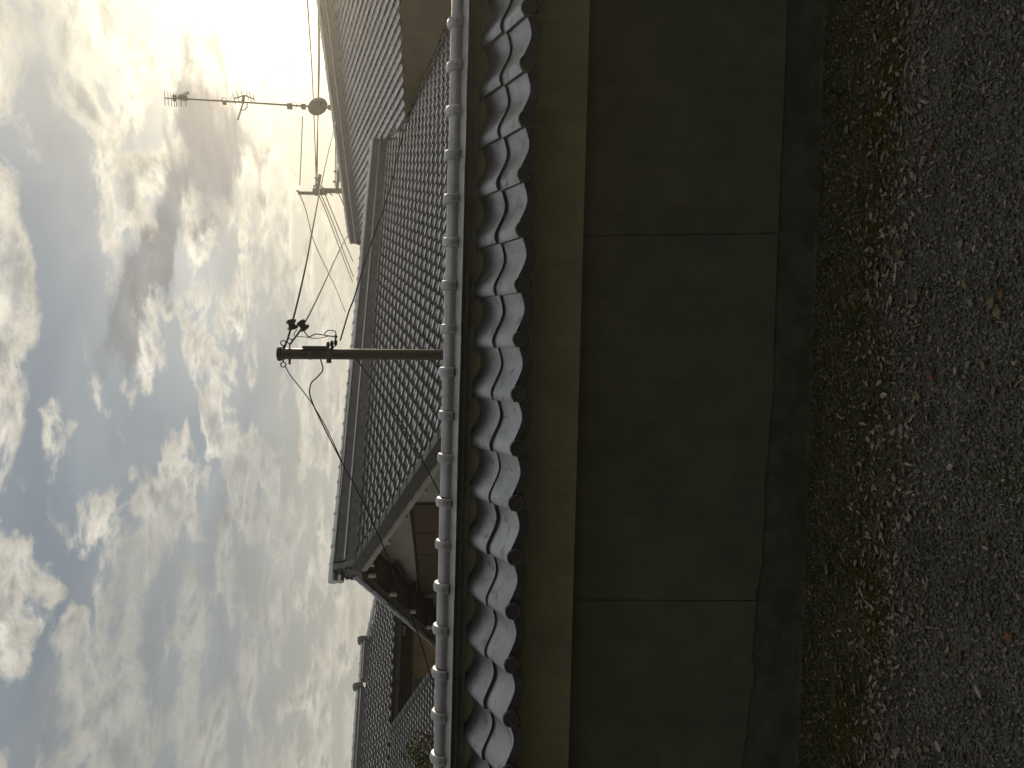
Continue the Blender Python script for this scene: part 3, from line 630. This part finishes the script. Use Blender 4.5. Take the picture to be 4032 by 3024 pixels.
# strain insulators hanging on the service wires: things of their own
def strain(x, y, ang, label):
    o = empty('strain_insulator', pp(x, y)); tag(o, label, 'insulator', 'strain insulators of the service wires')
    d = (sx * math.cos(ang) + UP * math.sin(ang)); e = sx * -math.sin(ang) + UP * math.cos(ang)
    q = MB(); q.obox((0, 0, 0), d * .048, e * .028, sy * .028); q.build('body', M_BLK, o)
    for a_, b_ in ((-.03, 1), (.03, 1), (-.03, -1), (.03, -1)):
        q = MB(); q.tube([d * a_ + e * b_ * .02, d * a_ + e * b_ * .046], .016, 8); q.build('terminal', M_BLK if b_ < 0 else M_GLASSI, o, True, 40)
strain(1149, 1278, .25, 'black strain insulator on the upper service wire, nearer the pole top')
strain(1192, 1282, .65, 'black strain insulator on the lower service wire, second below the pole top')

# ------------------------------------------------------------------ wires
def wire(label, pts, r, mat_=None, cat='wire', group=None, n=10, name='service_wire'):
    """pts: (x, y, depth) of the photograph's bends, joined by a smooth curve"""
    P_ = [at(*p) for p in pts]; Q = []
    if len(P_) == 2: Q = P_
    else:
        E_ = [P_[0] * 2 - P_[1]] + P_ + [P_[-1] * 2 - P_[-2]]
        for i in range(1, len(E_) - 2):
            for k in range(n):
                t = k / n; a_, b_, c_, d_ = E_[i-1], E_[i], E_[i+1], E_[i+2]
                Q.append(.5 * ((2*b_) + (c_-a_)*t + (2*a_-5*b_+4*c_-d_)*t*t + (3*b_-a_-3*c_+d_)*t**3))
        Q.append(P_[-1])
    o0 = Q[0]; q = MB(); q.tube([p - o0 for p in Q], r, 6); o = q.build(name, mat_ or M_BLK, None, True); o.location = o0
    return tag(o, label, cat, group)
wire('black service wire from the pole top sweeping right to the tall ridge', [(1118, 1375, 8), (1148, 1282, 8.05), (1203, 1050, 9.3), (1250, 800, 12), (1288, 620, 16), (1322, 482, 21)], .0095)
wire('black service wire from the lower insulator to the far end of the tall ridge', [(1140, 1358, 8), (1192, 1284, 8.05), (1260, 1150, 9.6), (1342, 974, 14), (1374, 917, 22)], .009)
wire('thick black wire from the spool insulator crossing over the roof to the right', [(1340, 1340, 8), (1374, 1225, 8.2), (1396, 1168, 8.3), (1445, 1006, 8.7), (1500, 850, 9), (1542, 721, 9.4), (1591, 520, 10), (1700, 266, 11), (1790, 60, 12)], .0075)
wire('thick black wire running down from the pole before the large roof, leftwards', [(1400, 1405, 8), (1407, 1418, 8), (1500, 1550, 7.8), (1602, 1700, 7.6), (1724, 1928, 7.4), (1790, 2040, 7.3)], .0068)
wire('long wire hanging in a loop from the pole and passing left over the white gable', [(1262, 1412, 8), (1271, 1456, 8), (1248, 1486, 8), (1222, 1518, 8), (1233, 1592, 8), (1347, 1822, 7.8), (1401, 1920, 7.7), (1510, 2153, 7.5), (1635, 2468, 7.3), (1691, 2640, 7.2), (1780, 2900, 7.1)], .0068)
wire('thin wire from the pole top joining the hanging loop on the left', [(1122, 1440, 8), (1145, 1480, 8), (1185, 1530, 8), (1232, 1594, 8), (1290, 1695, 7.95), (1347, 1818, 7.85)], .005)
wire('thin tangled jumper wires below the strain insulators', [(1195, 1300, 8), (1215, 1325, 8), (1240, 1316, 8), (1262, 1317, 8), (1290, 1322, 8), (1322, 1326, 8)], .006)
wire('thin drooping jumper wire beside the pole top', [(1170, 1296, 8), (1158, 1320, 8), (1200, 1327, 8), (1250, 1332, 8), (1300, 1322, 8)], .004)
wire('short curled jumper wire above the spool insulator', [(1277, 1316, 8), (1288, 1303, 8), (1308, 1301, 8), (1320, 1306, 8), (1324, 1322, 8)], .005)
wire('thin lightning wire strung along the nearer ridge top', [(1312, 2228, 12.6), (1330, 2050, 12.9), (1352, 1750, 13.6), (1378, 1450, 14.8)], .006)

# ------------------------------------------------------------------ far utility pole
DF = 38.0; FB_, FT = at(1420, 752, DF), at(1232, 750, DF); FB_ = FB_ + (FB_ - FT) * 1.5 - UP * 3
fp = empty('utility_pole', FB_); tag(fp, 'distant concrete utility pole with crossarms showing above the far roof ridge', 'utility pole')
q = MB(); q.tube([Vector((0, 0, 0)), FT - FB_], [.16, .11], 10); q.build('shaft', M_CONC, fp, True, 40)
a_, b_ = at(1174, 760, DF) - FB_, at(1288, 762, DF) - FB_
q = MB(); q.tube([a_, b_], .075, 4); q.build('top_extension', M_CONC, fp)
for (x0_, y0_, x1_, y1_) in ((1260, 690, 1247, 768), (1336, 660, 1326, 760)):
    A, B_ = at(x0_, y0_, DF - .9) - FB_, at(x1_, y1_, DF) - FB_; d = (B_ - A).normalized(); e = d.cross(UP).normalized(); q = MB(); q.obox((A + B_) / 2, d * ((B_ - A).length / 2), e * .06, d.cross(e) * .065); arm = q.build('crossarm', M_CONC, fp)
    for t in (.15, .55):
        p = A.lerp(B_, t) + UP * .16; q = MB(); q.tube([p - UP * .13, p - UP * .02, p, p + UP * .06], [.02, .03, .075, .04], 8); q.build('pin_insulator', M_GLASSI, arm, True, 40)
    q = MB(); q.tube([A.lerp(B_, .45), B_ - UP * .7], .025, 5); q.build('brace', M_STEEL, arm)
q = MB(); p = at(1178, 752, DF) - FB_; q.tube([p, p + UP * .12], .05, 6); q.build('pin_insulator', M_GLASSI, fp, True)
for i, (pts, lab) in enumerate([
    ([(1246, 735, DF), (1232, 350, 30), (1214, 55, 25), (1207, -60, 24)], 'thin distant power line, upper one leaving the far pole to the right'),
    ([(1249, 712, DF), (1253, 300, 30), (1252, 0, 25), (1252, -60, 24)], 'thin distant power line, middle one leaving the far pole to the right'),
    ([(1243, 740, DF), (1257, 300, 30), (1257, 0, 25), (1257, -60, 24)], 'thin distant power line, lower one leaving the far pole to the right'),
    ([(1320, 735, DF), (1321, 600, 34), (1322, 500, 32)], 'short distant power line, outer one of the lower crossarm'),
    ([(1326, 705, DF), (1327, 600, 34), (1328, 500, 32)], 'short distant power line, inner one of the lower crossarm'),
    ([(1180, 730, DF), (1186, 600, 34), (1191, 460, 30)], 'very thin top wire of the far pole leading right'),
    ([(1180, 765, DF), (1205, 830, 41), (1240, 960, 46), (1320, 1130, 54), (1360, 1230, 60)], 'very thin top wire of the far pole leading left'),
    ([(1243, 740, DF), (1290, 850, 41), (1340, 985, 46), (1388, 1110, 52)], 'thin distant line, uppermost of three leaving the far pole to the left'),
    ([(1255, 745, DF), (1308, 870, 41), (1360, 1010, 46), (1392, 1090, 50)], 'thin distant line, middle of three leaving the far pole to the left'),
    ([(1276, 755, DF), (1322, 870, 41), (1360, 960, 45), (1390, 1030, 48)], 'thin distant line, lowest of three leaving the far pole to the left'),
    ([(1333, 760, DF), (1352, 805, 40), (1382, 880, 43)], 'short distant line from the lower crossarm to the left')]):
    wire(lab, pts, .022, M_BLK, 'wire', 'lines of the far utility pole', name='power_line')

# ------------------------------------------------------------------ television mast on the far ridge
DM = 24.0; mb, mt_ = at(1318, 426, DM), at(706, 388, DM)
mast = empty('television_mast', mb); tag(mast, 'leaning rooftop mast with two comb aerials and a grey dish', 'antenna mast')
L_ = lambda x, y, d=DM: at(x, y, d) - mb
mx = (mt_ - mb).normalized()
q = MB(); q.tube([Vector((0, 0, 0)) - mx * .25, L_(985, 404), mt_ - mb], [.030, .027, .022], 8); q.build('pole', M_STEEL, mast, True, 40)
# lower-frequency comb at the top
def yagi(name, boom, els, r=.012, re=.007):
    q = MB(); q.tube([L_(*boom[0]), L_(*boom[1])], r, 5); o = q.build(name, M_STEEL, mast)
    for (a_, b_) in els:
        q = MB(); q.tube([L_(*a_), L_(*b_)], re, 4); q.build('element', M_STEEL, o)
yagi('aerial', ((648, 386), (738, 392)), [((648, 357), (650, 414)), ((661, 360), (663, 416)), ((673, 364), (676, 419)), ((684, 362), (687, 421)), ((693, 366), (695, 421)), ((713, 372), (714, 421)), ((731, 380), (732, 421))], .018, .010)
dirv = 11
yagi('aerial', ((690, 386), (742, 366)), [((694 + 48*i/dirv, 374 - 17*i/dirv), (696 + 48*i/dirv, 391 - 17*i/dirv)) for i in range(dirv + 1)], .014, .007)
q = MB(); q.obox(L_(722, 386), mx * .10, R0 * .06, F0 * .06); q.build('junction_box', M_STEEL, mast)
q = MB(); q.obox(L_(686, 386), mx * .035, R0 * .08, F0 * .05); q.build('junction_box', M_STEEL, mast)
yagi('aerial', ((921, 389), (964, 375)), [((916, 366), (927, 411)), ((932, 362), (943, 404)), ((949, 357), (958, 395))], .02, .010)
yagi('aerial', ((964, 375), (1001, 391)), [((968, 357), (979, 394)), ((981, 363), (991, 403)), ((995, 369), (1005, 411))], .02, .010)
yagi('aerial', ((956, 408), (936, 472)), [((952 - 18*i/9, 406 + 62*i/9), (960 - 18*i/9, 408 + 62*i/9)) for i in range(10)], .018, .010)
q = MB(); q.tube([L_(973, 408), L_(973, 422), L_(962, 434), L_(950, 434)], .015, 6); q.build('bracket', M_STEEL, mast, True)
q = MB(); q.tube([L_(960, 378), L_(957, 396), L_(955, 404)], .04, 6); q.build('bracket', M_STEEL, mast, True)
for i, (x_, y_) in enumerate(((884, 404), (1141, 419), (1195, 420))):
    q = MB(); q.obox(L_(x_, y_), mx * (.05, .07, .06)[i], R0 * (.05, .075, .07)[i], F0 * .05); q.build('junction_box', M_STEEL, mast)
q = MB(); q.tube([L_(869, 398), L_(878, 384), L_(888, 386), L_(897, 398)], .010, 5); q.build('cable', M_BLK, mast, True)
q = MB(); q.torus(L_(1155, 416), F0, .10, .008, 14, 4); q.build('cable', M_BLK, mast, True)
# dish
dc = L_(1251, 419, DM - .25); dn_ = (R0 * .25 - F0 * .95 + UP * .2).normalized(); ux = dn_.cross(UP).normalized(); uy = ux.cross(dn_); rad = 3280 and 39.5 / FPX * DM
q = MB(); n_ = 28
for j in range(5):
    r_ = rad * (j + .001) / 4
    q.v += [tuple(dc + (ux * math.cos(2*math.pi*i/n_) + uy * math.sin(2*math.pi*i/n_)) * r_ - dn_ * (.13 * (1 - (j/4)**2)) * -1) for i in range(n_)]
for j in range(4):
    for i in range(n_): q.f.append((j*n_+i, j*n_+(i+1) % n_, (j+1)*n_+(i+1) % n_, (j+1)*n_+i))
dish = q.build('dish', M_DISH, mast, True)
q = MB(); q.obox(dc + dn_ * .14, ux * .06, uy * .13, dn_ * .02); q.build('mount_plate', M_STEEL, dish)
q = MB(); q.tube([dc + dn_ * .14, L_(1251, 419)], .035, 6); q.build('arm', M_STEEL, dish)
q = MB(); q.obox(L_(1300, 424), mx * .05, R0 * .06, F0 * .06); q.build('clamp', M_STEEL, mast)

# ------------------------------------------------------------------ bush behind the wall at the left
bc = at(1668, 3000, 7.0); bush = empty('garden_bush', bc); tag(bush, 'yellow-green leafy bush just above the wall at the left edge', 'bush')
q = MB(); rg = random.Random(3)
for k_ in range(9):
    a_ = rg.uniform(0, 6.28); q.tube([(0, 0, -1.5), (.1 * math.cos(a_), .1 * math.sin(a_), -.5), (.3 * math.cos(a_) * rg.random(), .3 * math.sin(a_), .05 + .1 * rg.random())], [.02, .012, .004], 5)
q.build('stem', M_WOOD, bush, True); q = MB()
for k_ in range(2600):
    while True:
        p = Vector((rg.uniform(-1, 1), rg.uniform(-1, 1), rg.uniform(-1, 1)))
        if p.length < 1: break
    p = Vector((p.x * .30, p.y * .30, p.z * .38 - .22)); p += Vector((math.sin(p.z * 21) * .04, math.cos(p.x * 17) * .04, math.sin(p.x * 19 + p.y * 13) * .05))
    d = Vector((rg.gauss(0, 1), rg.gauss(0, 1), rg.gauss(0, .6))).normalized(); e = d.cross(Vector((rg.gauss(0, 1), rg.gauss(0, 1), rg.gauss(0, 1)))).normalized(); l_, w_ = rg.uniform(.018, .034), rg.uniform(.006, .010)
    q.quad(p - d * l_, p + e * w_, p + d * l_, p - e * w_)
q.build('foliage', M_LEAF, bush)

# ------------------------------------------------------------------ gravel, moss, litter
def stone_field(name, N, xr_, yr_, size, material, dens, flat=.6, sub=1, lift=.0):
    import bmesh
    bmm = bmesh.new(); bmesh.ops.create_icosphere(bmm, subdivisions=1, radius=1); bv = np.array([v.co[:] for v in bmm.verts]); bf = np.array([[v.index for v in f.verts] for f in bmm.faces]); bmm.free()
    x = rng.uniform(*xr_, N * 3); y = rng.uniform(*yr_, N * 3); keep = rng.random(N * 3) < dens(x, y); x, y = x[keep][:N], y[keep][:N]; n = len(x)
    r = size[0] + (size[1] - size[0]) * rng.random(n) ** 2.2
    sc = np.stack([r * rng.uniform(.7, 1.35, n), r * rng.uniform(.7, 1.1, n), r * rng.uniform(.45, .85, n) * flat / .6], 1)
    q = rng.normal(size=(n, 4)); q /= np.linalg.norm(q, axis=1)[:, None]; w_, a_, b_, c_ = q.T
    Rm = np.stack([1-2*(b_*b_+c_*c_), 2*(a_*b_-c_*w_), 2*(a_*c_+b_*w_), 2*(a_*b_+c_*w_), 1-2*(a_*a_+c_*c_), 2*(b_*c_-a_*w_), 2*(a_*c_-b_*w_), 2*(b_*c_+a_*w_), 1-2*(a_*a_+b_*b_)], 1).reshape(n, 3, 3)
    base = bv[None] * (1 + rng.uniform(-.22, .22, (n, len(bv), 1))) * sc[:, None, :]
    V = np.einsum('nij,nkj->nki', Rm, base); z = np.array([gz(a, b) for a, b in zip(x, y)])
    V += np.stack([x, y, z + r * .30 + lift + rng.uniform(-.2, .5, n) * r], 1)[:, None, :]
    Fc = (bf[None] + (np.arange(n) * len(bv))[:, None, None]).reshape(-1, 3)
    me = bpy.data.meshes.new(name); me.vertices.add(n * len(bv)); me.vertices.foreach_set('co', V.reshape(-1)); me.loops.add(Fc.size); me.loops.foreach_set('vertex_index', Fc.reshape(-1).astype(np.int32))
    me.polygons.add(len(Fc)); me.polygons.foreach_set('loop_start', np.arange(0, Fc.size, 3, dtype=np.int32)); me.update(calc_edges=True); me.validate(); me.materials.append(material)
    return tag(link(name, me), kind='stuff')
yb = 3.62                                                     # gravel thins out towards the wall foot
wav = lambda x: .05 * np.sin(x * 3.1) + .04 * np.sin(x * 7.7 + 1)
stone_field('gravel', 66000, (-2.1, 2.1), (1.6, 3.8), (.0040, .0088), M_GRAV, lambda x, y: np.clip((3.21 + wav(x) - y) / .16, 0, 1) * .84 + .16, .55)
stone_field('scattered_stones', 420, (-2.1, 2.1), (1.6, 3.8), (.007, .013), M_GRAV, lambda x, y: np.ones_like(x) * .8, .4)
mn = lambda x, y: .5 + .5 * np.sin(x * 4.3 + 1.3 * np.sin(y * 6)) * np.sin(y * 9 + 2 * np.sin(x * 2.7))
stone_field('moss', 58000, (-2.1, 2.1), (2.85, 3.82), (.003, .0075), M_MOSS, lambda x, y: np.maximum(.22 * (y > 3.2), np.clip(mn(x, y) * 1.5 - .2, .1, 1) * np.clip(1.3 - abs(y - 3.24 - wav(x)) / .17, 0, 1)), .5)
# straw and needles
q = MB(); rg = random.Random(21)
for i in range(650):
    x, y = rg.uniform(-2.1, 2.1), rg.uniform(1.6, 3.8); a_ = rg.uniform(0, math.pi); l_ = rg.uniform(.006, .022); w_ = rg.uniform(.0007, .0018); z = gz(x, y) + .012 + rg.random() * .008
    d = Vector((math.cos(a_), math.sin(a_), rg.uniform(-.25, .25))) * l_; e = Vector((-math.sin(a_), math.cos(a_), 0)) * w_; p = Vector((x, y, z)); q.quad(p - d - e, p + d - e, p + d + e, p - d + e)
tag(q.build('straw_litter', M_STRAW), kind='stuff')
# broken leaf litter, thicker where the gravel ends
q = MB()
for i in range(2600):
    x = rg.uniform(-2.1, 2.1); y = rg.gauss(3.12, .22) if rg.random() < .55 else rg.uniform(1.6, 3.8)
    if y > 3.8: continue
    k9 = 1.45 if abs(y - 3.12) < .2 else 1.0; l_, w_ = rg.uniform(.005, .016) * k9, rg.uniform(.003, .007) * k9; a_ = rg.uniform(0, 6.28); p = Vector((x, y, gz(x, y) + .010 + rg.random() * .007))
    d = Vector((math.cos(a_), math.sin(a_), rg.uniform(-.35, .35))) * l_; e = Vector((-math.sin(a_), math.cos(a_), rg.uniform(-.35, .35))) * w_; n0 = len(q.v)
    q.v += [tuple(p - d), tuple(p - d * .3 + e), tuple(p + d * .4 + e * .8), tuple(p + d), tuple(p + d * .3 - e), tuple(p - d * .5 - e * .7), tuple(p + Vector((0, 0, .002)))]
    q.f += [(n0 + k_, n0 + (k_ + 1) % 6, n0 + 6) for k_ in range(6)]
tag(q.build('leaf_litter', M_LITTER), kind='stuff')
# dry leaves
def leaf_mesh(L, Wd, mname, seed):
    r_ = random.Random(seed); q = MB(); n_ = 7; curl = r_.uniform(.15, .5); 
    for i in range(n_ + 1):
        t = i / n_; wd = Wd * math.sin(math.pi * min(1, t * .94 + .03)) ** .8 * r_.uniform(.85, 1.1); zc_ = curl * L * (t - .5) ** 2
        q.v += [(L * (t - .5), -wd, zc_ + wd * curl * .9), (L * (t - .5), 0, zc_), (L * (t - .5), wd, zc_ + wd * curl * .7)]
    for i in range(n_):
        for k in range(2): q.f.append((i*3+k, i*3+k+1, i*3+k+4, i*3+k+3))
    me = q.mesh('dry_leaf', LEAFM[mname], True); return me
def gpt(x, y):
    r = ray(x, y); t = 1.0
    for _ in range(12):
        p = EYE + r * t; t *= (ZE - gz(p.x, p.y)) / (ZE - p.z)
    return EYE + r * t
LV = [(3275, 2240, .085, .022, 'grey', 'large grey curled leaf lying in the moss near the wall foot at the left'),
      (3712, 2938, .036, .020, 'pale', 'pale rounded leaf on the gravel at the bottom left corner'),
      (3640, 2952, .030, .014, 'tan', 'tan leaf on the gravel beside the pale rounded leaf'),
      (3870, 2725, .045, .008, 'pale', 'long narrow pale leaf at an angle on the gravel at the left'),
      (3800, 2580, .036, .015, 'orange', 'orange leaf on open gravel at the left, nearer the wall of the pair'),
      (3990, 2510, .032, .014, 'orange', 'orange leaf closest to the camera at the left'),
      (3668, 2305, .028, .013, 'tan', 'tan leaf on the gravel edge beyond the orange leaves'),
      (3650, 2405, .030, .015, 'tan', 'yellowish tan leaf beside a narrow straw on the gravel'),
      (3590, 2440, .040, .014, 'grey', 'grey leaf at the boundary of moss and gravel'),
      (3680, 570, .030, .014, 'orange', 'small orange leaf on the gravel at the right'),
      (3690, 752, .026, .010, 'orange', 'orange leaf fragment at the right beside a white straw'),
      (3525, 390, .045, .018, 'grey', 'broad grey leaf on the mossy edge at the right'),
      (3350, 510, .050, .017, 'grey', 'long grey leaf close to the wall foot at the right'),
      (3485, 325, .032, .010, 'green', 'faded green leaf in the moss at the right'),
      (3760, 370, .030, .011, 'green', 'faded green leaf alone on the gravel at the right'),
      (3895, 350, .034, .007, 'pale', 'narrow pale leaf near the lower right of the gravel'),
      (3918, 248, .022, .007, 'pale', 'tiny white leaf at the right nearest the frame edge'),
      (3610, 690, .026, .015, 'pale', 'small pale leaf standing at the moss edge at the right'),
      (3840, 1192, .040, .013, 'grey', 'grey leaf on the gravel right of the middle, first of two'),
      (3925, 1190, .044, .013, 'tan', 'tan curved leaf beside the grey leaf right of the middle'),
      (3948, 1228, .028, .016, 'tan', 'small yellowish round leaf in front of the curved leaf'),
      (3960, 1160, .030, .013, 'orange', 'rusty leaf nearest the camera right of the middle'),
      (3818, 1120, .034, .012, 'tan', 'pale tan leaf behind two curved straws right of the middle'),
      (3460, 1345, .036, .009, 'pale', 'pale narrow leaf in the dark moss at the middle'),
      (3420, 1405, .034, .007, 'pale', 'upright narrow leaf in the moss just left of the middle'),
      (3680, 1335, .030, .013, 'grey', 'grey torn leaf at the gravel edge in the middle'),
      (3632, 1556, .036, .020, 'tan', 'broad tan leaf on the gravel in the middle'),
      (3570, 1635, .034, .015, 'orange', 'brownish orange leaf at the moss edge left of the middle'),
      (3680, 1480, .034, .014, 'orange', 'rust red leaf partly buried in gravel in the middle'),
      (3780, 1460, .028, .011, 'pale', 'pale oblong leaf on the gravel in the middle foreground'),
      (3890, 1435, .034, .012, 'tan', 'crumpled tan leaf in the middle foreground'),
      (3930, 1540, .030, .012, 'tan', 'tan leaf at the front left of the middle'),
      (3565, 1690, .048, .016, 'grey', 'forked grey leaf in the moss edge left of the middle'),
      (3830, 1435, .028, .011, 'grey', 'small grey leaf behind the crumpled tan leaf'),
      (3720, 1990, .034, .014, 'tan', 'tan leaf in the middle of the left gravel'),
      (3560, 2070, .036, .014, 'grey', 'grey leaf on dark moss left of the middle'),
      (3905, 2130, .034, .016, 'orange', 'brown orange leaf in the left foreground gravel'),
      (3760, 1840, .030, .012, 'pale', 'pale leaf lying between straws left of the middle'),
      (3560, 1000, .040, .015, 'tan', 'tan leaf at the mossy boundary right of the middle'),
      (3800, 960, .030, .012, 'grey', 'grey leaf on plain gravel right of the middle'),
      (3380, 1850, .040, .014, 'grey', 'grey leaf under the wall left of the middle'),
      (3330, 2700, .036, .013, 'tan', 'tan leaf in the damp strip by the wall at the far left')]
for i, (x, y, l_, w_, k_, lab) in enumerate(LV):
    p = gpt(x, y); o = link('dry_leaf', leaf_mesh(l_, w_, k_, i), None, loc=(p.x, p.y, gz(p.x, p.y) + .016), rot=(random.uniform(-.3, .3), random.uniform(-.3, .3), random.uniform(0, 6.28)))
    tag(o, lab, 'leaf', 'dry leaves on the gravel')

# ------------------------------------------------------------------ haze volume added for the warm glare towards the sun
q = MB(); q.box(-112, 112, -62, 117, -3.2, 12.6); hzm = q.mesh('haze', M_DISH); hzm.materials.clear()
M_HZ = bpy.data.materials.new('glare_haze'); M_HZ.use_nodes = True; t = M_HZ.node_tree; t.nodes.clear()
pv = t.nodes.new('ShaderNodeVolumePrincipled'); pv.inputs['Density'].default_value = .0021; pv.inputs['Anisotropy'].default_value = .80; pv.inputs['Color'].default_value = (.95, .90, .80, 1)
mo = t.nodes.new('ShaderNodeOutputMaterial'); t.links.new(pv.outputs[0], mo.inputs['Volume']); hzm.materials.append(M_HZ)
tag(link('haze', hzm), kind='stuff')
bpy.context.view_layer.update()
